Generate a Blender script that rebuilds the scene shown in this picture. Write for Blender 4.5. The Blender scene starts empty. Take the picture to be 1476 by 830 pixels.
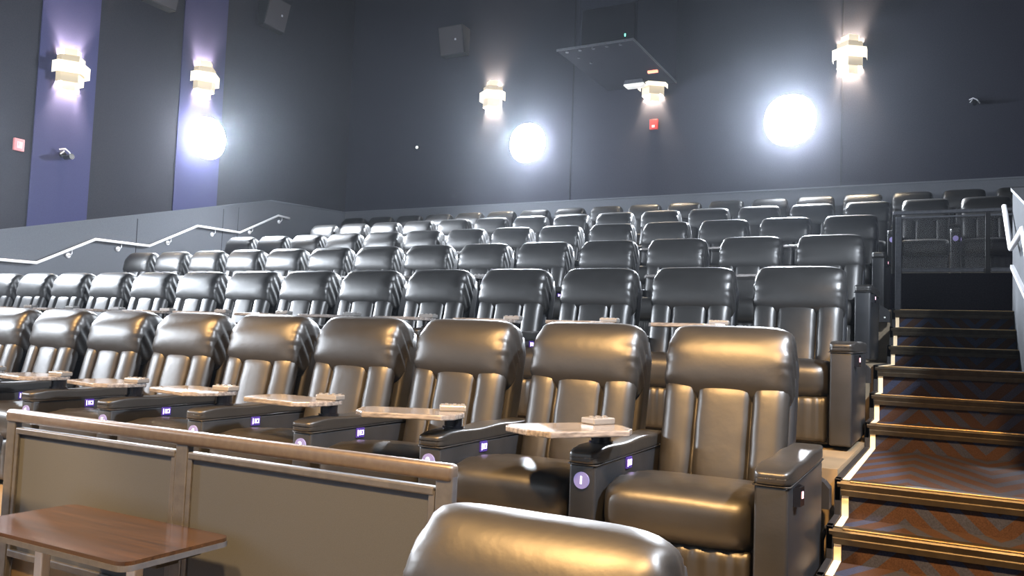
import bpy, bmesh, math, random
from mathutils import Matrix, Vector
random.seed(7)
S = bpy.context.scene
COL = S.collection
PI = math.pi

# ------------------------------------------------------------------ materials
def mat(name, base=(.5,.5,.5), rough=.5, metal=0.0, spec=.5, emit=None, estr=0, coat=0, alpha=1, trans=0, coatr=.1):
    m = bpy.data.materials.new(name); m.use_nodes = True
    b = m.node_tree.nodes['Principled BSDF']
    b.inputs['Base Color'].default_value = (*base, 1)
    b.inputs['Roughness'].default_value = rough
    b.inputs['Metallic'].default_value = metal
    b.inputs['Specular IOR Level'].default_value = spec
    b.inputs['Coat Weight'].default_value = coat
    b.inputs['Coat Roughness'].default_value = coatr
    b.inputs['Alpha'].default_value = alpha
    b.inputs['Transmission Weight'].default_value = trans
    if emit:
        b.inputs['Emission Color'].default_value = (*emit, 1)
        b.inputs['Emission Strength'].default_value = estr
    return m
def noise_mat(name, c1, c2, scale, rough=.6, bump=.0, bscale=None, metal=0, spec=.5, stretch=(1,1,1), coat=0):
    m = mat(name, c1, rough, metal, spec, coat=coat); nt = m.node_tree; b = nt.nodes['Principled BSDF']
    tc = nt.nodes.new('ShaderNodeTexCoord'); mp = nt.nodes.new('ShaderNodeMapping'); mp.inputs['Scale'].default_value = stretch
    nz = nt.nodes.new('ShaderNodeTexNoise'); nz.inputs['Scale'].default_value = scale; nz.inputs['Detail'].default_value = 5
    cr = nt.nodes.new('ShaderNodeValToRGB'); cr.color_ramp.elements[0].color = (*c1,1); cr.color_ramp.elements[1].color = (*c2,1)
    cr.color_ramp.elements[0].position = .35; cr.color_ramp.elements[1].position = .65
    nt.links.new(tc.outputs['Object'], mp.inputs['Vector']); nt.links.new(mp.outputs['Vector'], nz.inputs['Vector'])
    nt.links.new(nz.outputs['Fac'], cr.inputs['Fac']); nt.links.new(cr.outputs['Color'], b.inputs['Base Color'])
    if bump:
        n2 = nt.nodes.new('ShaderNodeTexNoise'); n2.inputs['Scale'].default_value = bscale or scale; n2.inputs['Detail'].default_value = 4
        nt.links.new(tc.outputs['Object'], n2.inputs['Vector'])
        bp = nt.nodes.new('ShaderNodeBump'); bp.inputs['Strength'].default_value = bump; bp.inputs['Distance'].default_value = .01
        nt.links.new(n2.outputs['Fac'], bp.inputs['Height']); nt.links.new(bp.outputs['Normal'], b.inputs['Normal'])
    return m
LEATHER = noise_mat('black_leather', (.011,.0105,.010), (.015,.0145,.014), 9, rough=.42, bump=.14, bscale=16, spec=.75)
SHELL   = noise_mat('black_shell_leather', (.011,.012,.014), (.015,.016,.019), 9, rough=.42, bump=.05, bscale=60, spec=.5)
SEAM    = mat('seam_thread', (.008,.008,.009), .6)
GLOSS   = mat('gloss_black_plastic', (.006,.006,.008), .12, spec=.6)
BLACKM  = mat('matt_black', (.008,.008,.010), .6)
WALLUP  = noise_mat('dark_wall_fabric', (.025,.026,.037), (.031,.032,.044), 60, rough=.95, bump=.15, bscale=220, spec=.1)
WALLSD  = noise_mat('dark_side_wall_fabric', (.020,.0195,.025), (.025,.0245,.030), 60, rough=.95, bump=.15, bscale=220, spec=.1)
WAINS   = noise_mat('grey_wainscot_carpet', (.10,.106,.12), (.12,.126,.14), 120, rough=.95, bump=.2, bscale=260, spec=.1)
BLUE    = noise_mat('blue_wall_fabric', (.034,.035,.088), (.042,.043,.105), 120, rough=.95, bump=.2, bscale=260, spec=.1)
CEIL    = mat('black_ceiling', (.02,.02,.025), .9, spec=.1)
PLAT    = noise_mat('tan_platform_vinyl', (.17,.135,.09), (.21,.165,.11), 5, rough=.45)
ALU     = noise_mat('brushed_bronze_metal', (.13,.11,.10), (.155,.135,.12), 30, rough=.36, metal=.6)
ALUD    = noise_mat('grey_metal_frame', (.095,.10,.115), (.12,.125,.14), 30, rough=.42, metal=.55)
MESHP   = noise_mat('grey_perforated_infill', (.042,.050,.066), (.050,.059,.076), 300, rough=.75, spec=.3)
WHITEM  = mat('white_painted_metal', (.92,.92,.95), .35)
LIGHTM  = mat('light_grey_metal', (.6,.6,.64), .35, metal=.3)
RED     = mat('red_plastic', (.65,.06,.05), .4)
WHITEP  = mat('white_plastic', (.75,.75,.72), .5)
NOSE    = noise_mat('bronze_nosing', (.040,.032,.022), (.055,.044,.030), 20, rough=.38, metal=.5)
NOSEL   = mat('brass_edge', (.42,.29,.14), .42, metal=.75)
CREAM   = mat('cream_edge_strip', (.85,.68,.45), .5, emit=(1,.75,.45), estr=.12)
GLASS   = mat('smoked_glass', (.012,.012,.02), .05, alpha=.20, spec=.5)
SHADE   = mat('lit_sconce_shade', (.4,.36,.28), .6, emit=(1,.88,.66), estr=.75)
SHADEM  = mat('lit_sconce_middle', (.4,.34,.25), .6, emit=(1,.84,.58), estr=.38)
SHADEB  = mat('lit_sconce_band', (.4,.36,.3), .6, emit=(1,.93,.76), estr=1.25)
FLOOD   = mat('lit_flood_glare', (1,1,1), .5, emit=(.90,.94,1), estr=42)
BADGE   = mat('lit_badge', (.10,.10,.16), .4, emit=(.42,.36,.85), estr=.50)
NUMER   = mat('lit_numeral', (1,1,1), .4, emit=(.9,.9,1), estr=3)
PURP    = mat('purple_switch_plate', (.03,.02,.12), .3, emit=(.12,.05,.5), estr=.25)
PLED    = mat('purple_switch_light', (.7,.6,1), .3, emit=(.62,.5,1), estr=2.6)
REDL    = mat('red_led', (.6,.1,.05), .3, emit=(1,.25,.15), estr=3)
GREENL  = mat('green_led', (.1,.6,.4), .3, emit=(.2,1,.7), estr=3)
WHITEL  = mat('white_led', (1,1,1), .3, emit=(1,1,1), estr=4)
LINER   = mat('white_underlight_diffuser', (.9,.9,.85), .4, emit=(1,1,.95), estr=.2)

def wood(name, c1, c2, rough, scale=3):
    m = mat(name, c1, rough, coat=.5, coatr=.12); nt = m.node_tree; b = nt.nodes['Principled BSDF']
    tc = nt.nodes.new('ShaderNodeTexCoord'); mp = nt.nodes.new('ShaderNodeMapping'); mp.inputs['Scale'].default_value = (1.2, 22, 22)
    nz = nt.nodes.new('ShaderNodeTexNoise'); nz.inputs['Scale'].default_value = scale; nz.inputs['Detail'].default_value = 6
    cr = nt.nodes.new('ShaderNodeValToRGB'); cr.color_ramp.elements[0].position = .3; cr.color_ramp.elements[1].position = .7
    cr.color_ramp.elements[0].color = (*c1,1); cr.color_ramp.elements[1].color = (*c2,1)
    nt.links.new(tc.outputs['Object'], mp.inputs['Vector']); nt.links.new(mp.outputs['Vector'], nz.inputs['Vector'])
    nt.links.new(nz.outputs['Fac'], cr.inputs['Fac']); nt.links.new(cr.outputs['Color'], b.inputs['Base Color'])
    return m
WOODT = wood('grey_woodgrain_laminate', (.085,.078,.075), (.27,.25,.24), .22)
WOODB = wood('walnut_laminate', (.018,.009,.005), (.048,.023,.010), .25, 2)

def carpet(name):
    # herringbone carpet: blue bars on rust ground, chevrons mirrored every repeat
    m = mat(name, (.1,.05,.04), .95, spec=.1); nt = m.node_tree; b = nt.nodes['Principled BSDF']; N = nt.nodes.new; L = nt.links.new
    tc = N('ShaderNodeTexCoord'); sp = N('ShaderNodeSeparateXYZ'); L(tc.outputs['Object'], sp.inputs[0])
    def M(op, a, bb=None):
        n = N('ShaderNodeMath'); n.operation = op
        for i, v in enumerate((a, bb)):
            if v is None: continue
            if isinstance(v, (int, float)): n.inputs[i].default_value = v
            else: L(v, n.inputs[i])
        return n.outputs[0]
    yz = M('ADD', M('MULTIPLY', sp.outputs['Y'], .45), sp.outputs['Z'])
    px = M('PINGPONG', M('ADD', sp.outputs['X'], 5.0), .40)
    st = M('FRACT', M('MULTIPLY', M('ADD', M('MULTIPLY', px, 1.0), yz), 6.5))
    bar = M('GREATER_THAN', st, .56)
    nz = N('ShaderNodeTexNoise'); nz.inputs['Scale'].default_value = 160; L(tc.outputs['Object'], nz.inputs['Vector'])
    cr = N('ShaderNodeMix'); cr.data_type = 'RGBA'; L(bar, cr.inputs['Factor'])
    cr.inputs[6].default_value = (.038,.021,.015,1); cr.inputs[7].default_value = (.026,.030,.052,1)
    mm = N('ShaderNodeMix'); mm.data_type = 'RGBA'; mm.blend_type = 'MULTIPLY'; mm.inputs['Factor'].default_value = .75
    L(cr.outputs[2], mm.inputs[6]); L(nz.outputs['Fac'], mm.inputs[7])
    gain = N('ShaderNodeMix'); gain.data_type='RGBA'; gain.blend_type='MULTIPLY'; gain.inputs['Factor'].default_value=1
    gain.inputs[7].default_value=(1.7,1.7,1.7,1); L(mm.outputs[2], gain.inputs[6])
    L(gain.outputs[2], b.inputs['Base Color'])
    return m
CARPET = carpet('herringbone_carpet')

# ------------------------------------------------------------------ mesh helpers
def mesh_from(bm, name, smooth=False):
    bmesh.ops.recalc_face_normals(bm, faces=bm.faces[:])
    me = bpy.data.meshes.new(name); bm.to_mesh(me); bm.free()
    if smooth:
        for p in me.polygons: p.use_smooth = True
    return me
def link(name, me, m, parent=None, smooth_angle=None):
    o = bpy.data.objects.new(name, me); COL.objects.link(o)
    if m is not None and len(me.materials) == 0: me.materials.append(m)
    if parent: o.parent = parent
    return o
def obj(name, bm, m, parent=None, smooth=False):
    return link(name, mesh_from(bm, name, smooth), m, parent)
def thing(name, label, cat, loc=(0,0,0), group=None):
    o = bpy.data.objects.new(name, None); COL.objects.link(o); o.empty_display_size = .1
    o.location = loc; o['label'] = label; o['category'] = cat
    if group: o['group'] = group
    return o
def localise(o, root):
    o.data.transform(Matrix.Translation(-Vector(root.location))); return o
def tag(o, label, cat, group=None):
    o['label'] = label; o['category'] = cat
    if group: o['group'] = group
    return o
def struct(o):
    o['kind'] = 'structure'; return o
def box(bm, x0, x1, y0, y1, z0, z1, bev=0, seg=2, rot=None, piv=None):
    g = bmesh.ops.create_cube(bm, size=1)['verts']
    for v in g:
        v.co = Vector(((x0+x1)/2 + v.co.x*(x1-x0), (y0+y1)/2 + v.co.y*(y1-y0), (z0+z1)/2 + v.co.z*(z1-z0)))
    vs = g
    if bev:
        es = list({e for v in g for e in v.link_edges})
        r = bmesh.ops.bevel(bm, geom=es, offset=bev, segments=seg, profile=.5, affect='EDGES')
        vs = list({v for f in r['faces'] for v in f.verts} | {v for v in g if v.is_valid})
        # include untouched
    if rot is not None:
        allv = set(vs)
        for v in list(allv):
            for e in v.link_edges: allv.add(e.other_vert(v))
        bmesh.ops.rotate(bm, verts=list(allv), cent=piv or Vector((0,0,0)), matrix=rot)
    return vs
def prism(bm, pts, axis, a, b):
    """polygon pts extruded along axis ('x','y','z') from a to b"""
    def mk(p, t):
        return {'x': (t, p[0], p[1]), 'y': (p[0], t, p[1]), 'z': (p[0], p[1], t)}[axis]
    A = [bm.verts.new(mk(p, a)) for p in pts]; B = [bm.verts.new(mk(p, b)) for p in pts]
    bm.faces.new(A); bm.faces.new(B[::-1])
    n = len(pts)
    for i in range(n): bm.faces.new((A[i], A[(i+1)%n], B[(i+1)%n], B[i]))
    return A + B
def tube(bm, pts, r, seg=10, caps=True, closed=False):
    pts = [Vector(p) for p in pts]; n = len(pts); rings = []
    up = Vector((0,0,1))
    for i, p in enumerate(pts):
        if closed: t = (pts[(i+1)%n] - pts[i-1]).normalized()
        elif i == 0: t = (pts[1]-pts[0]).normalized()
        elif i == n-1: t = (pts[-1]-pts[-2]).normalized()
        else: t = ((pts[i+1]-p).normalized() + (p-pts[i-1]).normalized()).normalized()
        a = t.cross(up)
        if a.length < 1e-3: a = t.cross(Vector((1,0,0)))
        a.normalize(); b = t.cross(a).normalized()
        k = 1.0
        if 0 < i < n-1 and not closed:
            c = (pts[i+1]-p).normalized().dot((p-pts[i-1]).normalized()); k = 1/math.sqrt(max(.3,(1+c)/2))
        rings.append([bm.verts.new(p + r*(math.cos(2*PI*j/seg)*a + math.sin(2*PI*j/seg)*b)*(k if k>1 else 1)) for j in range(seg)])
    m = n if closed else n-1
    for i in range(m):
        A, B = rings[i], rings[(i+1)%n]
        for j in range(seg): bm.faces.new((A[j], A[(j+1)%seg], B[(j+1)%seg], B[j]))
    if caps and not closed: bm.faces.new(rings[0]); bm.faces.new(rings[-1][::-1])
def cyl(bm, c, axis, r, h, seg=24, r2=None):
    m = {'z': Matrix.Identity(4), 'x': Matrix.Rotation(PI/2,4,'Y'), 'y': Matrix.Rotation(-PI/2,4,'X')}[axis]
    bmesh.ops.create_cone(bm, cap_ends=True, segments=seg, radius1=r, radius2=r if r2 is None else r2, depth=h, matrix=Matrix.Translation(c) @ m)
def cushion(bm, c, s, n=5.0, div=12, rot=None, warp=None, ex=None):
    """superellipsoid cushion; c centre, s full size, warp(u,v,w,co)->co"""
    grid = {}
    def V(u, v, w):
        k = (round(u,5), round(v,5), round(w,5))
        if k not in grid:
            d = Vector((u,v,w)); f = (abs(u)**n+abs(v)**n+abs(w)**n)**(1/n) if ex is None else ((abs(v)**ex+abs(w)**ex)**(n/ex)+abs(u)**n)**(1/n); d = d/f
            co = Vector((d.x*s[0]/2, d.y*s[1]/2, d.z*s[2]/2))
            if warp: co = warp(d.x, d.y, d.z, co)
            if rot: co = rot @ co
            grid[k] = bm.verts.new(co + Vector(c))
        return grid[k]
    T = [math.tan((-1+2*i/div)*PI/4) for i in range(div+1)]
    for i in range(div):
        for j in range(div):
            a, b, c2, d2 = T[i], T[i+1], T[j], T[j+1]
            for sg in (-1, 1):
                bm.faces.new((V(sg,a,c2), V(sg,b,c2), V(sg,b,d2), V(sg,a,d2)))
                bm.faces.new((V(a,sg,c2), V(b,sg,c2), V(b,sg,d2), V(a,sg,d2)))
                bm.faces.new((V(a,c2,sg), V(b,c2,sg), V(b,d2,sg), V(a,d2,sg)))
def pillow(bm, w, h, front, back, nu, nv, us=None, extra=None, pu=4, pv=2.6, eu=.5, ev=.6, corner=.10, M=None):
    us = us or [-1+2*i/nu for i in range(nu+1)]; vs = [-1+2*j/nv for j in range(nv+1)]
    # denser near borders
    vs = [math.sin(v*PI/2) for v in vs]
    F = lambda u, v: (max(0,1-abs(u)**pu))**eu * (max(0,1-abs(v)**pv))**ev
    def P(u, v, side):
        x = w/2*u*(1-corner*abs(v)**6); z = h/2*v*(1-corner*.8*abs(u)**6)
        f = F(u, v)
        y = -front*f if side < 0 else back*f
        if side < 0 and extra: y += extra(u, v)*min(1, f*3)
        return (M @ Vector((x,y,z))) if M else Vector((x,y,z))
    fr = [[bm.verts.new(P(u,v,-1)) for v in vs] for u in us]
    nu = len(us)-1
    bk = [[fr[i][j] if i in (0,nu) or j in (0,nv) else bm.verts.new(P(us[i],vs[j],1)) for j in range(nv+1)] for i in range(nu+1)]
    for i in range(nu):
        for j in range(nv):
            bm.faces.new((fr[i][j], fr[i+1][j], fr[i+1][j+1], fr[i][j+1]))
            q = (bk[i][j], bk[i][j+1], bk[i+1][j+1], bk[i+1][j])
            if len(set(q)) == 4:
                try: bm.faces.new(q)
                except ValueError: pass

# ------------------------------------------------------------------ layout numbers (metres, eye of the camera at the origin)
ROWY  = [4.281, 6.448, 8.582, 10.746, 13.021, 15.24]
HEAD  = [.112, .639, 1.167, 1.698, 2.253, 2.77]
HH    = 1.25
FLO   = [h-HH for h in HEAD]                      # platform heights
LOWF  = -1.67                                     # lower front floor
EDGE  = [2.42, 4.62, 6.83, 9.0, 11.13, 13.42]     # front edges of the platforms
XS = [
 [-1.007,-1.803,-2.608,-3.417,-4.226,-5.03,-5.822,-6.599,-7.355,-8.11],
 [-1.007,-1.82,-2.635,-3.448,-4.261,-5.07,-5.875,-6.675,-7.468,-8.254,-9.03,-9.797,-10.551,-11.293],
 [-1.054,-1.828,-2.614,-3.412,-4.217,-5.028,-5.842,-6.655,-7.464,-8.268,-9.063,-9.847,-10.616,-11.368],
 [-1.088,-1.863,-2.646,-3.435,-4.23,-5.03,-5.833,-6.64,-7.448,-8.258,-9.068,-9.877,-10.685,-11.49],
 [.432,-.322,-1.089,-1.869,-2.659,-3.457,-4.263,-5.073,-5.887,-6.703,-7.519,-8.333,-9.144,-9.949,-10.748,-11.538],
 [.962,.193,-.576,-1.353,-2.136,-2.926,-3.72,-4.52,-5.323,-6.13,-6.938,-7.749,-8.56,-9.371,-10.182,-10.991,-11.798,-12.603]]
WX, WY, RX, CZ = -13.33, 15.75, 3.4, 8.6          # left wall, back wall, right wall, ceiling
AX0, AX1 = -.51, .53                              # stair aisle

# ------------------------------------------------------------------ setting
bm = bmesh.new()
pts = [(-3.0, LOWF)]
for e, f in zip(EDGE, FLO): pts += [(e, pts[-1][1]), (e, f)]
prof = pts + [(WY, FLO[-1]), (WY, LOWF-.3), (-3.0, LOWF-.3)]
prism(bm, prof, 'x', WX, AX0-.005)
# part right of the aisle: entrance level at D height, then E and F
profR = [(9.05, LOWF-.3), (9.05, FLO[3]), (EDGE[4], FLO[3]), (EDGE[4], FLO[4]), (EDGE[5], FLO[4]), (EDGE[5], FLO[5]), (WY, FLO[5]), (WY, LOWF-.3)]
prism(bm, profR, 'x', AX0, RX)
struct(obj('floor', bm, PLAT))
bm = bmesh.new(); box(bm, AX0, AX1+.4, -3, 3.55, LOWF-.3, LOWF+.0)
struct(obj('floor', bm, CARPET))
bm = bmesh.new(); box(bm, WX, RX, -8.0, -3.0, LOWF-.3, LOWF)
struct(obj('floor', bm, CARPET))
bm = bmesh.new(); box(bm, WX-.3, RX+.3, -8.3, WY+.3, CZ, CZ+.2)
struct(obj('ceiling', bm, CEIL))
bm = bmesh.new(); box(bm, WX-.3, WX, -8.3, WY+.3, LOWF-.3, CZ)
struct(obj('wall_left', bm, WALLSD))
bm = bmesh.new(); box(bm, WX-.0, RX+.3, WY, WY+.3, LOWF-.3, CZ)
struct(obj('wall_back', bm, WALLUP))
bm = bmesh.new(); box(bm, RX, RX+.3, -8.3, WY, LOWF-.3, CZ)
struct(obj('wall_right', bm, WALLUP))
bm = bmesh.new(); box(bm, WX, RX, -8.3, -8.0, LOWF, CZ)
struct(obj('wall_front', bm, WAINS))
# wainscot with sloping cap (left) and level (back)
bm = bmesh.new()
prism(bm, [(1.0,LOWF),(15.75,LOWF),(15.75,3.0),(13.22,2.87),(7.466,1.42),(1.0,-.21)], 'x', WX, WX+.035)
prism(bm, [(1.0,-.21),(7.466,1.42),(13.22,2.87),(15.75,3.0),(15.75,3.03),(13.21,2.90),(7.466,1.45),(1.0,-.18)], 'x', WX, WX+.05)
struct(obj('trim_1', bm, WAINS))
bm = bmesh.new(); box(bm, WX+.035, RX, WY-.035, WY, FLO[5], 3.0); box(bm, WX+.05, RX, WY-.05, WY, 3.0, 3.03)
struct(obj('trim_2', bm, WAINS))
# blue fabric strips behind the side wall sconces
for n, (y0, y1) in enumerate([(7.87, 8.90), (10.66, 11.72)]):
    bm = bmesh.new()
    s = lambda y: 1.42 + (y-7.466)*(2.87-1.42)/(13.22-7.466) + .03
    prism(bm, [(y0, s(y0)), (y1, s(y1)), (y1, CZ), (y0, CZ)], 'x', WX, WX+.02)
    struct(obj('trim_%d' % (3+n), bm, BLUE))
# vertical fabric joints of the back wall
for n, x in enumerate((-7.19, -1.77)):
    bm = bmesh.new(); box(bm, x-.012, x+.012, WY-.012, WY, 3.03, CZ)
    struct(obj('trim_%d' % (5+n), bm, CEIL))
# joints in side wainscot
bm = bmesh.new()
for y in (9.9, 11.9, 12.3): box(bm, WX+.03, WX+.038, y-.006, y+.006, .4, 1.42+(y-7.466)*.252-.05)
struct(obj('trim_7', bm, WALLSD))
# low wall right of the stairs
bm = bmesh.new()
prism(bm, [(2.6,LOWF-.2),(9.2,LOWF-.2),(9.2,1.64),(2.6,-.02)], 'x', AX1, AX1+.12)
struct(obj('wall_right', bm, noise_mat('low_wall_paint', (.07,.075,.085), (.085,.09,.10), 120, rough=.9, spec=.1)))
bm = bmesh.new()
prism(bm, [(2.6,-.02),(9.22,1.64),(9.22,1.67),(2.6,.01)], 'x', AX1-.015, AX1+.135)
struct(obj('trim_8', bm, ALUD))
bm = bmesh.new()
prism(bm, [(6.6,.28),(9.02,.86),(9.02,.895),(6.6,.315)], 'x', AX1-.03, AX1)
struct(obj('trim_9', bm, WHITEM))

# ------------------------------------------------------------------ stairs
st = thing('aisle_stairs', 'carpeted aisle stairs with bronze nosings and cream edge strips', 'stairs', ((AX0+AX1)/2, 3.55, -1.138))
def child(name, bm, m, par, smooth=False):
    return localise(obj(name, bm, m, par, smooth), st)
nos = [(3.55,-1.138),(3.88,-.985),(4.21,-.83),(4.51,-.65),(6.17,-.478),(6.5,-.293),(6.83,-.094),(8.34,.078),(8.67,.260),(9.0,.448)]
prevz = LOWF
for k, (y, z) in enumerate(nos):
    y2 = nos[k+1][0] if k+1 < len(nos) else EDGE[4]
    bm = bmesh.new(); box(bm, AX0+.012, AX1-.004, y, y2-.001, LOWF-.2, z-.004)
    child('step', bm, CARPET, st)
    bm = bmesh.new()
    prism(bm, [(y-.024,z-.072),(y-.030,z-.045),(y-.026,z-.040),(y-.036,z-.012),(y-.026,z+.003),(y+.05,z+.003),(y+.05,z-.003),(y-.005,z-.006),(y-.005,z-.072)], 'x', AX0+.01, AX1-.004)
    nb = child('nosing', bm, NOSE, st)
    bm = bmesh.new(); box(bm, AX0+.07, AX1-.004, y-.034, y-.018, z-.001, z+.006, .002)
    localise(obj('brass_line', bm, NOSEL, nb), st)
    bm = bmesh.new()
    pz = nos[k-1][1] if k else LOWF
    box(bm, AX0+.030, AX0+.062, y-.012, y, pz, z-.072)                     # riser strip
    box(bm, AX0+.030, AX0+.062, y+.02, y2-.012, z, z+.004)                # tread strip
    child('edge_strip', bm, CREAM, st)
    bm = bmesh.new()
    box(bm, AX0-.004, AX0+.028, y-.03, y2-.02, z-.10, z+.012, .004)
    box(bm, AX0-.004, AX0+.028, y-.03, y+.03, pz, z+.012, .004)
    child('side_stringer', bm, BLACKM, st)
# small power boxes beside each landing, cable loop
for i, (y, z, lab) in enumerate([(4.42,-.66,'small black power box beside the lowest wide stair landing'),(6.72,-.10,'small black power box beside the middle stair landing'),(8.9,.44,'small black power box beside the top stair landing by the glass guard')]):
    b = thing('power_box', lab, 'power box', (AX0-.06, y, z-.12))
    bm = bmesh.new(); prism(bm, [(-.05,0),(.045,0),(.045,.10),(.02,.13),(-.05,.17)], 'y', -.05, .05); obj('body', bm, BLACKM, b)
    bm = bmesh.new(); cyl(bm, Vector((.0,-.053,.045)), 'y', .008, .01, 12); obj('indicator', bm, WHITEP, b)
bm = bmesh.new()
tube(bm, [(-.55,4.42,-1.12),(-.56,4.40,-1.02),(-.555,4.36,-.93),(-.54,4.32,-.885),(-.524,4.28,-.86),(-.518,4.22,-.84)], .012, 8)
tag(obj('power_cable', bm, BLACKM, smooth=True), 'short black cord looping from the floor to the lowest stair nosing', 'cord')

# ------------------------------------------------------------------ recliner prototype (origin on floor, head-rest front at y=0, faces -y)
TILT = math.radians(13)
W = .655
def mk_headrest():
    bm = bmesh.new()
    def wp(u, v, w, co):
        co = co.copy(); sg = 1 if u > 0 else -1
        e = math.exp(-((1-abs(u))/.10)**2)
        r = .006*e*math.sin(w*19+sg*1.3+2*math.sin(w*5)) + .004*math.exp(-((1-abs(u))/.30)**2)*math.sin(w*10+sg)
        k = Vector((0, v, w))
        co += k*r
        co.x += sg*.004*e*math.sin(w*13+v*9)
        co.x *= 1 - .02*max(0, w)
        if v < 0: co.y += .012*v*(1-u*u)
        return co
    M = Matrix.Rotation(-TILT, 3, 'X')
    cushion(bm, (0, .025, 1.040), (W, .30, .435), n=7, ex=2.15, div=22, rot=M, warp=wp)
    return mesh_from(bm, 'headrest', True)
def mk_backrest():
    bm = bmesh.new(); us = []
    for a, b, n in ((-1,-.44,8),(-.44,.44,12),(.44,1,8)):
        us += [a+(b-a)*(.5-.5*math.cos(PI*i/n)) for i in range(n)]
    us.append(1)
    def ch(u, v):
        d = 0
        for (a, b, hgt) in ((-1,-.44,.026),(-.44,.44,.026),(.44,1,.026)):
            if a <= u <= b:
                t = (u-a)/(b-a)*2-1
                d = -hgt*(1-abs(t)**3.2)**.6
        for us_ in (-.44,.44):
            d += .030*math.exp(-((u-us_)/.022)**2)
            d += .003*math.exp(-((u-us_)/.12)**2)*math.sin(v*9+us_*8)
        return d
    M = Matrix.Translation((0,-.118,.69)) @ Matrix.Rotation(-TILT, 4, 'X')
    pillow(bm, W-.012, .56, .050, .05, len(us)-1, 16, us=us, extra=ch, pu=10, pv=8, eu=.5, ev=.5, corner=.0, M=M)
    return mesh_from(bm, 'backrest', True)
def mk_shell():
    bm = bmesh.new()
    R = Matrix.Rotation(-TILT, 4, 'X')
    cushion(bm, (0,.035,.72), (W+.005,.14,.98), n=9, div=10, rot=R.to_3x3())
    return mesh_from(bm, 'back_shell', True)
def mk_seat():
    bm = bmesh.new()
    def wp(u,v,w,co):
        co = co.copy()
        if v < 0: co.z += .010*(1-u*u)*w
        co.z -= .055*(v+1)/2
        co.z += .006*math.exp(-((1-abs(u))/.2)**2)*math.sin(v*20)*(w>0)
        return co
    cushion(bm, (0,-.575,.438), (.66,.81,.275), n=9, ex=3.2, div=18, warp=wp)
    return mesh_from(bm, 'seat_cushion', True)
def mk_foot():
    bm = bmesh.new()
    def wr(u, v):
        return .007*math.sin(u*31+1.5*math.sin(u*7))*(.4+.6*max(0,v)) 
    M = Matrix.Translation((0,-.905,.185)); us = [-1+2*i/44 for i in range(45)]
    pillow(bm, .645, .29, .035, .04, 44, 10, us=us, extra=wr, pu=8, pv=6, eu=.5, ev=.5, corner=.02, M=M)
    return mesh_from(bm, 'footrest', True)
def mk_arm(x0, x1):
    bm = bmesh.new()
    box(bm, x0+.006, x1-.006, -.985, -.04, .03, .615, .014, 3)
    return mesh_from(bm, 'armrest', True)
def mk_pad(x0, x1):
    bm = bmesh.new()
    def wp(u,v,w,co):
        co = co.copy(); t = (v+1)/2
        co.z += .012*t + .004*math.sin(v*7)*(w>0)
        if v < -.6 and w > 0: co.z -= .006*((-v-.6)/.4)**2
        return co
    cushion(bm, ((x0+x1)/2,-.51,.645), (x1-x0+.006,.98,.070), n=9, div=14, warp=wp)
    return mesh_from(bm, 'arm_pad', True)
def mk_piping(x0, x1):
    bm = bmesh.new()
    c = [(x0+.012,-.990),(x1-.012,-.990),(x1-.001,-.978),(x1-.001,-.05),(x0+.001,-.05),(x0+.001,-.978)]
    tube(bm, [(p[0],p[1],.612+.01*(p[1]+1)) for p in c], .0035, 6, closed=True)
    return mesh_from(bm, 'piping', True)
def mk_flat(pts, z0, z1, bev):
    bm = bmesh.new(); prism(bm, pts, 'z', z0, z1)
    bmesh.ops.bevel(bm, geom=bm.edges[:], offset=bev, segments=2, profile=.5, affect='EDGES')
    return mesh_from(bm, 'm', False)
LX0, LX1 = -.472, -.334
RX0, RX1 = .334, .480
PM = {}
PM['headrest'] = (mk_headrest(), LEATHER); PM['backrest'] = (mk_backrest(), LEATHER); PM['back_shell'] = (mk_shell(), SHELL)
PM['seat_cushion'] = (mk_seat(), LEATHER); PM['footrest'] = (mk_foot(), LEATHER)
PM['armrestL'] = (mk_arm(LX0, LX1), SHELL); PM['padL'] = (mk_pad(LX0, LX1), LEATHER); PM['pipL'] = (mk_piping(LX0, LX1), SEAM)
PM['armrestR'] = (mk_arm(RX0, RX1), SHELL); PM['padR'] = (mk_pad(RX0, RX1), LEATHER); PM['pipR'] = (mk_piping(RX0, RX1), SEAM)
bm = bmesh.new(); box(bm, -.325, .325, -.86, .10, .02, .36, .01); PM['base'] = (mesh_from(bm, 'base'), BLACKM)
# tray on post; local origin at the post axis
bm = bmesh.new(); cyl(bm, Vector((0,0,.050)), 'z', .047, .10, 28); cyl(bm, Vector((0,0,.004)), 'z', .056, .012, 28)
for v in bm.verts:
    if v.co.z > .055: v.co.z = .0555
PM['tray_post'] = (mesh_from(bm, 'tray_post', False), GLOSS)
PM['tray_top'] = (mk_flat([(.05,-.09),(.055,.045),(-.06,.10),(-.42,.15),(-.475,.11),(-.49,-.06),(-.45,-.17),(-.07,-.25),(0,-.20)], .056, .083, .006), WOODT)
bm = bmesh.new(); box(bm, -.075, .060, -.030, .060, .083, .112, .006)
for k in range(6): cyl(bm, Vector((-.060+.021*k, .0+.03*(k%2), .114)), 'z', .010, .008, 10)
PM['tray_clip'] = (mesh_from(bm, 'tray_clip'), mat('tray_clip_metal', (.28,.27,.26), .3, metal=.5))
bm = bmesh.new(); cyl(bm, Vector((-.402,-.988,.545)), 'y', .036, .012, 32); PM['badge'] = (mesh_from(bm, 'number_badge'), BADGE)
bm = bmesh.new(); box(bm, LX1-.008, LX1+.004, -.615, -.545, .555, .610, .004); PM['switch'] = (mesh_from(bm, 'seat_switch'), PURP)
bm = bmesh.new()
x = LX1+.004
box(bm, x, x+.002, -.608, -.602, .566, .600)
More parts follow.
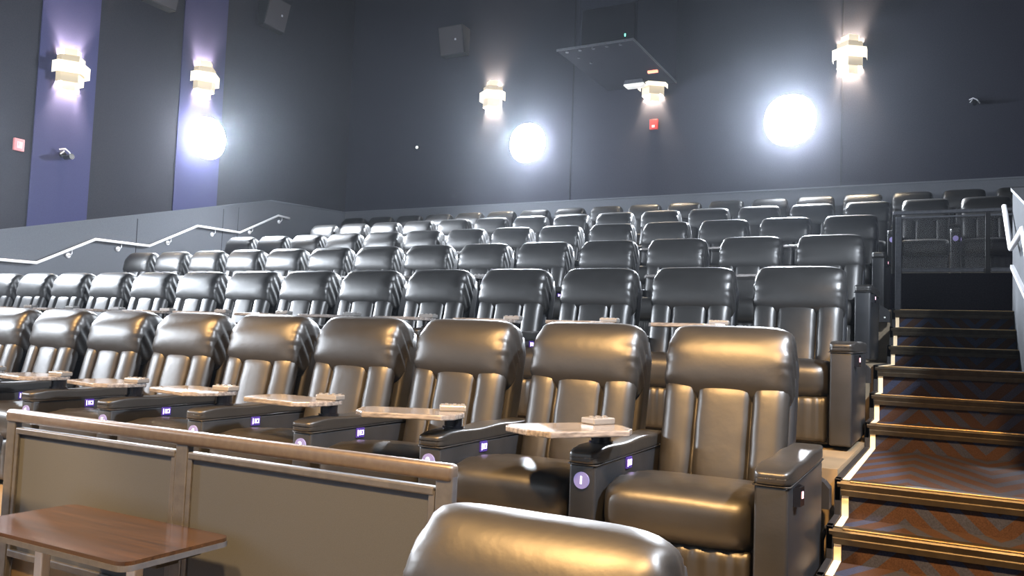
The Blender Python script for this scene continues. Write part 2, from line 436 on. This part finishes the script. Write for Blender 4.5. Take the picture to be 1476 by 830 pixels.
for a, b, c, d in ((-.592,-.556,.592,.597),(-.592,-.556,.570,.575),(-.592,-.586,.570,.597),(-.562,-.556,.570,.597),(-.580,-.576,.578,.590)): box(bm, x, x+.002, a, b, c, d)
PM['swl'] = (mesh_from(bm, 'switch_light'), PLED)
bm = bmesh.new(); prism(bm, [(RX1-.01,-.89),(RX1+.020,-.87),(RX1+.026,-.81),(RX1-.01,-.76)], 'z', .525, .600)
PM['swR'] = (mesh_from(bm, 'seat_switch'), GLOSS)
bm = bmesh.new(); prism(bm, [(RX1+.020,-.850),(RX1+.024,-.850),(RX1+.0265,-.830),(RX1+.0225,-.830)], 'z', .555, .582)
PM['swRl'] = (mesh_from(bm, 'switch_light'), mat('pink_switch_light', (1,.6,.7), .3, emit=(1,.45,.55), estr=1.2))
for k, (me, m) in PM.items(): me.materials.append(m)
NUM = {}
def numeral(t):
    if t not in NUM:
        cu = bpy.data.curves.new('numeral', 'FONT'); cu.body = t; cu.size = .045; cu.extrude = .0015
        cu.align_x = 'CENTER'; cu.align_y = 'CENTER'; cu.offset = .0012
        o = bpy.data.objects.new('tmp', cu); COL.objects.link(o)
        bpy.context.view_layer.update()
        me = bpy.data.meshes.new_from_object(o.evaluated_get(bpy.context.evaluated_depsgraph_get()))
        bpy.data.objects.remove(o); bpy.data.curves.remove(cu)
        me.transform(Matrix.Translation((-.402,-.9955,.545)) @ Matrix.Rotation(PI/2, 4, 'X'))
        me.materials.clear(); me.materials.append(NUMER); NUM[t] = me
    return NUM[t]
def part(name, key, par, loc=None, rz=0, label=None, tilt=0):
    o = bpy.data.objects.new(name, PM[key][0]); COL.objects.link(o); o.parent = par
    if loc: o.location = loc
    if rz: o.rotation_euler.z = rz
    if label: o['label'] = label
    return o
def recliner(loc, label, group, num=None, end=False, tray=True, trot=0, base='recliner'):
    t = thing('recliner', label, 'recliner', loc, group)
    part('base', 'base', t)
    part('back_shell', 'back_shell', t)
    part('backrest', 'backrest', t); h = part('headrest', 'headrest', t)
    part('seat_cushion', 'seat_cushion', t); part('footrest', 'footrest', t)
    a = part('armrest', 'armrestL', t); part('arm_pad', 'padL', a); part('piping', 'pipL', a)
    if end:
        a = part('armrest', 'armrestR', t); part('arm_pad', 'padR', a); part('piping', 'pipR', a)
        s = part('seat_switch', 'swR', t); part('switch_light', 'swRl', s)
    if tray:
        p = part('tray_table', 'tray_top', t, (-.403,-.775,.688), trot, 'grey woodgrain swivel tray')
        q = bpy.data.objects.new('tray_post', PM['tray_post'][0]); COL.objects.link(q); q.parent = p
        q = bpy.data.objects.new('tray_clip', PM['tray_clip'][0]); COL.objects.link(q); q.parent = p
    b = part('number_badge', 'badge', t, label='round lit number badge')
    if num:
        n = bpy.data.objects.new('numeral', numeral(num)); COL.objects.link(n); n.parent = b
    s = part('seat_switch', 'switch', t, label='lit purple recline switch'); part('switch_light', 'swl', s)
    return t
ORD = ['first','second','third','fourth','fifth','sixth','seventh','eighth','ninth','tenth','eleventh','twelfth','thirteenth','fourteenth','fifteenth','sixteenth','seventeenth','eighteenth']
ROWN = ['','second row above the railing','third row above the railing','fourth row above the railing','last row but one','rearmost row']
GRP = ['recliners in the gold-lit row behind the railing','recliners in the second row above the railing','recliners in the third row','recliners in the fourth row','recliners in the fifth row','recliners in the rearmost row']
for i in range(6):
    for k, x in enumerate(XS[i]):
        r_ = random.Random(i*40+k)
        kk = k - (2 if i == 4 else 3 if i == 5 else 0)
        num = str(kk+1) if kk >= 0 else None
        if i == 0:
            lab = 'black recliner, %s from the stairs in the gold-lit row behind the railing' % ORD[k]
        elif i < 4:
            lab = 'black recliner, %s from the stairs, %s' % (ORD[k], ROWN[i])
        elif kk < 0:
            w_ = {4: {-1:'black recliner seen through the left pane of the smoked glass guard', -2:'black recliner behind the right pane of the smoked glass guard'},
                  5: {-1:'black recliner top showing above the left end of the glass guard, rearmost row', -2:'black recliner top showing above the middle of the glass guard, rearmost row', -3:'black recliner top at the far right of the rearmost row'}}
            lab = w_[i][kk]
        else:
            lab = 'black recliner, %s leftwards from the glass guard, %s' % (ORD[kk], ROWN[i])
        t = recliner((x, ROWY[i], FLO[i]), lab, GRP[i], num if (i == 0) else None,
                     end=(k == 0 and i < 4), tray=(i<4), trot=({0:1.15,1:.6}.get(k, r_.uniform(-.02,.12)) if i == 0 else r_.uniform(0,.22)))
        nb = [abs(x-XS[i][q]) for q in (k-1,k+1) if 0 <= q < len(XS[i])]
        t.scale.x = min(1.0, min(nb)/.812)
        t.rotation_euler.z = r_.uniform(-.003,.003)
# lower front row: two recliners in view
t = recliner((-.85, 1.75, LOWF), 'large recliner back in the foreground, cropped by the bottom edge of the picture', 'recliners in front of the railing', tray=False)
t = recliner((-4.06, 2.0, LOWF), 'recliner sliver at the left picture edge beside the railing end', 'recliners in front of the railing', tray=False)

# ------------------------------------------------------------------ railing in front of the gold-lit row
RY = 2.40
rl = thing('guard_railing', 'bronze-topped metal railing with grey infill panels before the gold-lit row', 'railing', (-2.77, RY, FLO[0]))
def ch(name, bm, m, smooth=False, par=None):
    return localise(obj(name, bm, m, par or rl, smooth), rl)
bm = bmesh.new(); box(bm, -4.075, -1.487, RY-.028, RY+.028, -.492, -.432, .018, 4); ch('top_rail', bm, ALU, True)
for px in (-4.035, -2.825, -1.522):
    bm = bmesh.new(); box(bm, px-.035, px+.035, RY-.018, RY+.018, LOWF+.2, -.47, .006, 2); ch('post', bm, ALUD)
for a, b in ((-4.0,-2.86), (-2.79,-1.557)):
    bm = bmesh.new(); box(bm, a+.02, b-.02, RY-.006, RY+.006, -1.10, -.545)
    pn = ch('infill_panel', bm, MESHP)
    bm = bmesh.new()
    box(bm, a+.005, b-.005, RY-.02, RY+.02, -.545, -.515, .006); box(bm, a+.005, b-.005, RY-.02, RY+.02, -1.13, -1.095, .006)
    box(bm, a+.002, a+.028, RY-.016, RY+.016, -1.12, -.53, .003); box(bm, b-.028, b-.002, RY-.016, RY+.016, -1.12, -.53, .003)
    ch('panel_frame', bm, ALUD, par=pn)

# ------------------------------------------------------------------ companion table
tb = thing('side_table', 'brown walnut table with rounded corners in the lower left foreground', 'table', (-2.75, 2.1, LOWF))
me = None
bm = bmesh.new()
def rrect(x0,x1,y0,y1,r,n=6):
    P=[]
    for cx,cy,a in ((x1-r,y1-r,0),(x0+r,y1-r,90),(x0+r,y0+r,180),(x1-r,y0+r,270)):
        P += [(cx+r*math.cos(math.radians(a+90*i/n)), cy+r*math.sin(math.radians(a+90*i/n))) for i in range(n+1)]
    return P
prism(bm, rrect(-.67,.31,-.25,.22,.045), 'z', .858, .872); obj('tabletop', bm, WOODB, tb)
bm = bmesh.new(); prism(bm, rrect(-.672,.312,-.252,.222,.046), 'z', .838, .858); obj('table_edge', bm, ALUD, tb)
bm = bmesh.new(); box(bm, .09, .26, -.06, .12, .815, .840, .004); box(bm, .12,.20,-.03,.07,.785,.818,.004); obj('bracket', bm, BLACKM, tb)
bm = bmesh.new(); box(bm, .06, .11, -.05, -.01, .03, .82, .006); obj('leg', bm, LIGHTM, tb)
bm = bmesh.new(); box(bm, -.5,-.45,-.05,-.01,.03,.84,.006); obj('leg', bm, LIGHTM, tb)
bm = bmesh.new(); box(bm, -.56, .2, -.14, .08, 0, .03, .008); obj('foot_plate', bm, BLACKM, tb)

# ------------------------------------------------------------------ handrails
def lerp(a,b,t): return a+(b-a)*t
hr = thing('handrail', 'long white handrail zigzagging up the grey left side wall', 'handrail', (WX+.035, 9.0, .9))
P = [(5.35,.42),(5.85,.43),(6.87,.95),(8.02,.966),(9.035,1.484),(10.13,1.499),(11.2,2.03),(12.3,2.045),(13.38,2.573),(13.73,2.562)]
bm = bmesh.new(); tube(bm, [(WX+.11, y, z) for y, z in P], .024, 12)
localise(obj('rail', bm, WHITEM, hr, True), hr)
def brk(par, x_wall, x_rail, y, z):
    bm = bmesh.new()
    d = 1 if x_rail > x_wall else -1
    cyl(bm, Vector((x_wall+.006*d, y-.02, z-.12)), 'x', .042, .014, 20)
    tube(bm, [(x_wall+.006*d, y-.02, z-.12), (x_wall+.05*d, y-.01, z-.115), (x_rail, y, z-.08), (x_rail, y, z-.01)], .009, 8)
    localise(obj('bracket', bm, WHITEM, par, True), par)
def zat(P, y):
    for (a, za), (b, zb) in zip(P, P[1:]):
        if a <= y <= b: return lerp(za, zb, (y-a)/(b-a))
for y in (6.3, 8.62, 9.55, 10.6, 11.65, 12.65, 13.5): brk(hr, WX+.035, WX+.11, y, zat(P, y))
hr2 = thing('handrail', 'white handrail bending on the low wall right of the stairs', 'handrail', (AX1, 7.5, .9))
P2 = [(4.1,-.10),(5.2,-.09),(6.2,.44),(7.3,.455),(8.37,.975),(9.36,1.51)]
P2 = [(3.9,-.10),(4.9,-.09),(5.95,.44),(5.96,.44)]
P2 = [(5.0,-.08),(6.2,.47),(7.2,.975),(8.37,.975),(9.40,1.52)]
P2 = [(5.0,.45),(6.15,.455),(7.0,.96),(8.37,.975),(9.40,1.52)]
bm = bmesh.new(); tube(bm, [(AX1-.06, y, z) for y, z in P2], .023, 12)
localise(obj('rail', bm, WHITEM, hr2, True), hr2)
for y in (5.5,): brk(hr2, AX1, AX1-.06, y, zat(P2, y))

# ------------------------------------------------------------------ smoked glass guard above the top landing
GY = 11.17
gg = thing('glass_guard', 'smoked glass guard with dark metal frame above the top stair landing', 'glass guard', (0, GY, FLO[4]))
def cg(name, bm, m, par=None, smooth=False):
    return localise(obj(name, bm, m, par or gg, smooth), gg)
bm = bmesh.new(); box(bm, -.64, 1.60, GY-.025, GY+.025, 1.745, 1.79, .012, 3); cg('top_rail', bm, ALUD)
for a in (-.62, .39, 1.40):
    bm = bmesh.new(); box(bm, a-.025, a+.025, GY-.02, GY+.02, FLO[4], 1.75, .004); cg('post', bm, BLACKM)
for a, b in ((-.59,.36),(.42,1.37)):
    bm = bmesh.new(); box(bm, a, b, GY-.005, GY+.005, 1.07, 1.70); pn = cg('glass_pane', bm, GLASS)
    bm = bmesh.new(); box(bm, a, b, GY-.014, GY+.014, 1.695, 1.72, .004); cg('pane_rail', bm, ALUD, par=pn)
    bm = bmesh.new(); box(bm, a, b, GY-.02, GY+.02, 1.02, 1.075, .012, 3); cg('pane_rail', bm, ALUD, par=pn)
bm = bmesh.new(); box(bm, -.66, RX, EDGE[4]-.03, EDGE[4]-.001, FLO[3], FLO[4]+.0)
struct(obj('trim_10', bm, noise_mat('dark_riser_carpet', (.014,.014,.022), (.024,.022,.030), 60, rough=.95, spec=.1)))
bm = bmesh.new(); box(bm, -.60, -.53, EDGE[4]-.12, EDGE[4]-.03, FLO[3], 1.70, .006)
tag(obj('guard_post', bm, ALUD), 'tall grey metal post at the left end of the glass guard', 'post')

# ------------------------------------------------------------------ sconces
def sconce(pos, ang, label, half=False, s=1.0):
    """pos = centre on wall, ang = rotation about z; local: wall plane y=0, lamp sticks out towards -y"""
    t = thing('wall_sconce', label, 'wall light', pos, 'stepped wall sconces'); t.rotation_euler.z = ang
    def shellm(w, d, h, th=.006, z0=0):
        bm = bmesh.new()
        o_ = [(-w/2,0),(-w/2,-d*.45),(0,-d),(w/2,-d*.45),(w/2,0)]
        i_ = [(-w/2+th,0),(-w/2+th,-d*.45+th*.3),(0,-d+th*1.4),(w/2-th,-d*.45+th*.3),(w/2-th,0)]
        zs = (-h/2+z0, h/2+z0)
        if half: zs = (-h/2+z0, min(h/2+z0, .0))
        prism(bm, o_ + i_[::-1], 'z', *zs)
        return bm
    obj('inner_tube', shellm(.305,.22,.72), SHADE, t)
    obj('middle_tube', shellm(.43,.29,.46), SHADEM, t)
    obj('outer_band', shellm(.58,.37,.20, z0=.01), SHADEB, t)
    for sg in ((-1,) if half else (-1, 1)):
        for (xx, yy, zz, e, sz) in ((0,-.10,.20,7,95),):
            l = bpy.data.lights.new('sconce_bulb', 'POINT'); l.energy = 280; l.color = (1,.80,.56); l.shadow_soft_size = .02
            lo = bpy.data.objects.new('sconce_bulb', l); COL.objects.link(lo); lo.parent = t; lo.location = (0, yy, sg*.12)
        for xx in (-.184, .184):
            l = bpy.data.lights.new('sconce_bulb', 'POINT'); l.energy = 95; l.color = (1,.80,.56); l.shadow_soft_size = .015
            lo = bpy.data.objects.new('sconce_bulb', l); COL.objects.link(lo); lo.parent = t; lo.location = (xx, -.06, sg*.17)
    return t
sconce((WX+.02, 8.38, 4.29), PI/2, 'lit stepped sconce nearest the front on the left side wall')
sconce((WX+.02, 11.17, 4.98), PI/2, 'lit stepped sconce above the floodlight on the left side wall')
sconce((-9.15, WY, 5.46), 0, 'lit stepped sconce at the left end of the back wall')
sconce((-1.64, WY, 5.41), 0, 'lit stepped sconce at the right side of the back wall')
sconce((-5.37, WY, 5.31), 0, 'half-hidden lit sconce tucked under the projector box', half=True)

# ------------------------------------------------------------------ round floodlights
def flood(pos, ang, label, r, e):
    t = thing('floodlight', label, 'floodlight', pos, 'glaring white floodlights'); t.rotation_euler.z = ang
    bm = bmesh.new()
    cushion(bm, (0,-.26,0), (2*r, .40, 2*r*1.04), n=2.2, div=12)  # oversized: the shape takes in the glare around a smaller lamp
    obj('glare_globe', bm, FLOOD, t, True)
    bm = bmesh.new(); cyl(bm, Vector((0,-.05,0)), 'y', .16, .10, 28); obj('wall_mount', bm, BLACKM, t)
    l = bpy.data.lights.new('flood_lamp', 'SPOT'); l.energy = e; l.color = (.84,.91,1); l.shadow_soft_size = .25
    l.spot_size = math.radians(125); l.spot_blend = .5
    lo = bpy.data.objects.new('flood_lamp', l); COL.objects.link(lo); lo.parent = t; lo.location = (0,-.55,0); lo.rotation_euler = (math.radians(-62),0,0)
flood((WX+.02, 11.17, 3.78), PI/2, 'blinding white floodlight on the blue strip of the left wall', .40, 5500)
flood((-8.12, WY, 4.29), 0, 'blinding white floodlight left of centre on the back wall', .41, 6500)
flood((-2.64, WY, 4.27), 0, 'blinding white floodlight at the right side of the back wall', .46, 6500)

flood((WX+.035, 5.59, 2.37), PI/2, 'white floodlight on the left wall beside the second row', .40, 5000)
flood((WX+.035, .2, 2.2), PI/2, 'white floodlight on the left wall ahead of the view', .40, 3000)
flood((RX, 3.2, 4.0), -PI/2, 'white floodlight on the right wall beside the stairs', .40, 5000)
# ------------------------------------------------------------------ projector box and wall fittings
pb = thing('projector_box', 'dark projector housing hanging on the back wall, top centre', 'projector box', (-5.65, 14.47, 5.317))
BX0, BX1, BY0, BZ = -6.38, -4.93, 13.2, 5.317
def cp(name, bm, m, par=None):
    return localise(obj(name, bm, m, par or pb), pb)
BOXM = noise_mat('projector_box_paint', (.010,.011,.018), (.014,.015,.023), 40, rough=.9, spec=.1)
bm = bmesh.new(); box(bm, BX0+.32, BX1, BY0+.25, WY, BZ+.03, CZ, .0); cp('housing', bm, BOXM)
bm = bmesh.new(); box(bm, BX0, BX1+.02, BY0, WY, BZ, BZ+.03, .004); sh = cp('bottom_shelf', bm, BOXM)
bm = bmesh.new(); box(bm, BX0-.005, BX1+.03, BY0-.012, BY0, BZ-.005, BZ+.035); box(bm, BX1+.02, BX1+.032, BY0, WY, BZ-.005, BZ+.035)
cp('edge_trim', bm, ALUD, par=sh)
bm = bmesh.new()
for k in range(5): cyl(bm, Vector((BX0+.16+.26*k, BY0+.10, BZ-.008)), 'z', .03, .016, 14)
for k in range(1,3): cyl(bm, Vector((BX0+.14+.1*k, BY0+.10+.35*k, BZ-.008)), 'z', .025, .016, 14)
cp('fastener', bm, ALUD, par=sh)
bm = bmesh.new(); box(bm, -6.0, -4.98, BY0+.235, BY0+.25, 5.42, 6.1)
wv = cp('projection_window', bm, GLOSS)
bm = bmesh.new(); box(bm, -5.16, -5.14, BY0+.225, BY0+.235, 5.50, 5.55); cp('green_led', bm, GREENL, par=wv)

def wall_item(name, label, cat, pos, ang):
    t = thing(name, label, cat, pos); t.rotation_euler.z = ang; return t
t = wall_item('emergency_light', 'white lozenge-shaped lamp below the projector box', 'emergency light', (-5.62, 15.36, 5.228), 0)
bm = bmesh.new(); prism(bm, [(-.22,-.01),(-.17,-.06),(.17,-.06),(.22,-.01),(.17,.045),(-.17,.045)], 'y', -.14, -.002); obj('diffuser', bm, LINER, t)
bm = bmesh.new(); prism(bm, [(-.21,.01),(.21,.01),(.18,.085),(-.18,.085)], 'y', -.16, 0); obj('housing', bm, ALUD, t)
t = wall_item('fire_alarm', 'red fire alarm box under the half-hidden sconce', 'fire alarm', (-5.345, WY+.004, 4.50), 0)
bm = bmesh.new(); box(bm, -.085,.085,-.06,0,-.105,.105,.01); obj('body', bm, RED, t)
bm = bmesh.new(); box(bm, -.03,.03,-.075,-.06,-.07,-.02,.004); obj('strobe_lens', bm, WHITEP, t)
t = wall_item('warning_light', 'small glowing red light between projector box and half-hidden sconce', 'warning light', (-5.10, 14.85, BZ), 0)
bm = bmesh.new(); box(bm, -.10,.10,-.03,.03,-.045,0,.008); obj('lens', bm, REDL, t)
t = wall_item('fire_alarm', 'faded red alarm pull on the left side wall near the picture edge', 'fire alarm', (WX, 7.64, 2.85), PI/2)
bm = bmesh.new(); box(bm, -.085,.085,-.05,0,-.10,.10,.012); obj('body', bm, mat('faded_red', (.60,.20,.20), .5), t)
bm = bmesh.new(); box(bm, -.045,.045,-.058,-.05,-.06,.05,.004); box(bm, -.02,.02,-.066,-.058,-.02,.03,.004); obj('pull_handle', bm, mat('pale_red', (.75,.42,.42), .5), t)
def fitting(label, pos, ang, s):
    t = wall_item('wall_camera', label, 'camera', pos, ang)
    bm = bmesh.new(); cyl(bm, Vector((0,-.01*s,0)), 'y', .05*s, .02*s, 18); tube(bm, [(0,0,0),(0,-.08*s,0),(.02*s,-.12*s,-.05*s)], .015*s, 8); obj('mount', bm, BLACKM, t)
    bm = bmesh.new(); cyl(bm, Vector((.01*s,-.15*s,-.05*s)), 'y', .042*s, .16*s, 18); obj('camera_body', bm, GLOSS, t)
    bm = bmesh.new()
    tube(bm, [(-.09*s,-.06*s,.05*s),(-.02*s,-.1*s,.07*s),(.05*s,-.1*s,.03*s),(.11*s,-.1*s,-.06*s)], .012*s, 8)
    tube(bm, [(-.08*s,-.08*s,-.02*s),(-.03*s,-.1*s,.04*s)], .01*s, 8)
    obj('bracket', bm, LIGHTM, t)
fitting('small black camera with glinting bracket on the front blue wall strip', (WX+.02, 8.38, 2.86), PI/2, 1.1)
fitting('small dark camera near the right edge of the back wall', (.34, WY, 4.36), 0, .8)
t = wall_item('indicator_lamp', 'tiny white indicator point on the back wall near the left corner', 'indicator light', (-11.2, WY+.004, 4.49), 0)
bm = bmesh.new(); cyl(bm, Vector((0,-.02,0)), 'y', .05, .04, 18); obj('housing', bm, BLACKM, t)
bm = bmesh.new(); cyl(bm, Vector((0,-.045,0)), 'y', .025, .012, 14); obj('lens', bm, WHITEL, t)
SPK = mat('speaker_cloth', (.05,.045,.05), .8)
def speaker(label, pos, ang, w, h, d):
    t = thing('wall_speaker', label, 'speaker', pos, 'dark surround speakers'); t.rotation_euler.z = ang
    bm = bmesh.new(); prism(bm, [(0,h/2),(0,-h/2),(-d*.55,-h/2),(-d,h/2)], 'x', -w/2, w/2); obj('cabinet', bm, BLACKM, t)
    bm = bmesh.new(); prism(bm, [(-d*.56,-h/2+.02),(-d*.565-.012,-h/2+.02),(-d*.985-.012,h/2-.02),(-d*.985,h/2-.02)], 'x', -w/2+.02, w/2-.02); obj('grille', bm, SPK, t)
    bm = bmesh.new(); box(bm, w*.16, w*.22, -d*.80-.02, -d*.74, -.02,.02); obj('badge', bm, LIGHTM, t)
speaker('dark wall speaker at the top of the left wall, nearer the front', (WX, 10.0, 6.36), PI/2, .62, .62, .36)
speaker('dark wall speaker high on the left wall nearer the back corner', (WX, 12.85, 6.95), PI/2, .62, .62, .36)
speaker('dark wall speaker high on the back wall left of the projector box', (-10.2, WY, 6.87), 0, .66, .62, .36)

# ------------------------------------------------------------------ ceiling floods over the front (behind the view)
def warm_spot(label, pos, target, e, size, blend=.25, col=(1,.57,.21), soft=.22):
    t = thing('ceiling_spotlight', label, 'spotlight', pos, 'ceiling spotlights')
    bm = bmesh.new(); cyl(bm, Vector((0,0,.02)), 'z', .05, CZ-pos[2]-.04, 10); 
    for v in bm.verts: v.co.z += (CZ-pos[2])/2
    obj('stem', bm, BLACKM, t)
    d = (Vector(target)-Vector(pos)).normalized(); q = d.to_track_quat('-Z','Y')
    bm = bmesh.new(); bmesh.ops.create_cone(bm, cap_ends=False, segments=24, radius1=.16, radius2=.12, depth=.25, matrix=q.to_matrix().to_4x4())
    obj('can', bm, BLACKM, t)
    l = bpy.data.lights.new('spot_lamp', 'SPOT'); l.energy = e; l.color = col; l.spot_size = math.radians(size); l.spot_blend = blend; l.shadow_soft_size = soft
    lo = bpy.data.objects.new('spot_lamp', l); COL.objects.link(lo); lo.parent = t; lo.rotation_euler = q.to_euler(); lo.location = d*.13
for n, (x, tx, e) in enumerate([(1.2,-.4,5600),(-2.4,-2.6,5600),(-6.2,-6.4,5600),(-10.2,-10.2,4600)]):
    warm_spot(['warm ceiling spotlight furthest right above the front','warm ceiling spotlight right of centre above the front','warm ceiling spotlight left of centre above the front','warm ceiling spotlight furthest left above the front'][n],
              (x, -1.0, 5.5), (tx, 2.6, -1.4), e, 52, .20)
warm_spot('warm ceiling spotlight trained on the stairs', (.2, -1.6, 4.9), (0, 6.2, -.4), 850, 17, .8)
def area(pos, target, e, sx, sy, col):
    l = bpy.data.lights.new('soft_lamp', 'AREA'); l.shape = 'RECTANGLE'; l.size = sx; l.size_y = sy; l.energy = e; l.color = col
    lo = bpy.data.objects.new('soft_lamp', l); COL.objects.link(lo); lo.location = pos
    lo.rotation_euler = (Vector(target)-Vector(pos)).to_track_quat('-Z','Y').to_euler()
ps = thing('fill_light_screen', 'wide pale glowing screen added unseen on the front wall as fill light', 'screen', (-5,-7.9,-.9))  # unseen screen, its glow added as soft frontal fill for the seats
bm = bmesh.new(); box(bm, -6.5,6.5,-.08,0,0,5.6,.01); obj('screen_frame', bm, BLACKM, ps)
bm = bmesh.new(); box(bm, -6.4,6.4,0,.02,.1,5.5); obj('screen_sheet', bm, mat('screen_fill_glow', (.8,.8,.8), .8, emit=(.80,.90,1), estr=.9), ps)

w = bpy.data.worlds.new('World'); S.world = w; w.use_nodes = True
w.node_tree.nodes['Background'].inputs[0].default_value = (.05,.055,.08,1); w.node_tree.nodes['Background'].inputs[1].default_value = .3

# thin even haze added to imitate the glare veil around the floodlights
vs = w.node_tree.nodes.new('ShaderNodeVolumeScatter'); vs.inputs['Density'].default_value = .0006; vs.inputs['Anisotropy'].default_value = .87
vs.inputs['Color'].default_value = (.80,.88,1,1)
w.node_tree.links.new(vs.outputs[0], w.node_tree.nodes['World Output'].inputs['Volume'])

# ------------------------------------------------------------------ camera
F_PX = 1173.2
cd = bpy.data.cameras.new('Camera'); cam = bpy.data.objects.new('Camera', cd); COL.objects.link(cam)
cd.sensor_fit = 'HORIZONTAL'; cd.sensor_width = 36; cd.lens = F_PX/1476*36; cd.shift_y = 4.7/1476; cd.clip_start = .05; cd.clip_end = 100
cam.matrix_world = Matrix(((0.8804560386576551,-0.005279129291061436,0.47409840200658543,0),
                           (0.47258653078519874,-0.07078961693183934,-0.8784365663239742,0),
                           (0.03819862447366368,0.9974772984527375,-0.05983230030467089,0),(0,0,0,1)))
S.camera = cam
S.view_settings.view_transform = 'Standard'; S.view_settings.look = 'None'; S.view_settings.gamma = 1; S.view_settings.exposure = 0
S.view_settings.use_curve_mapping = False
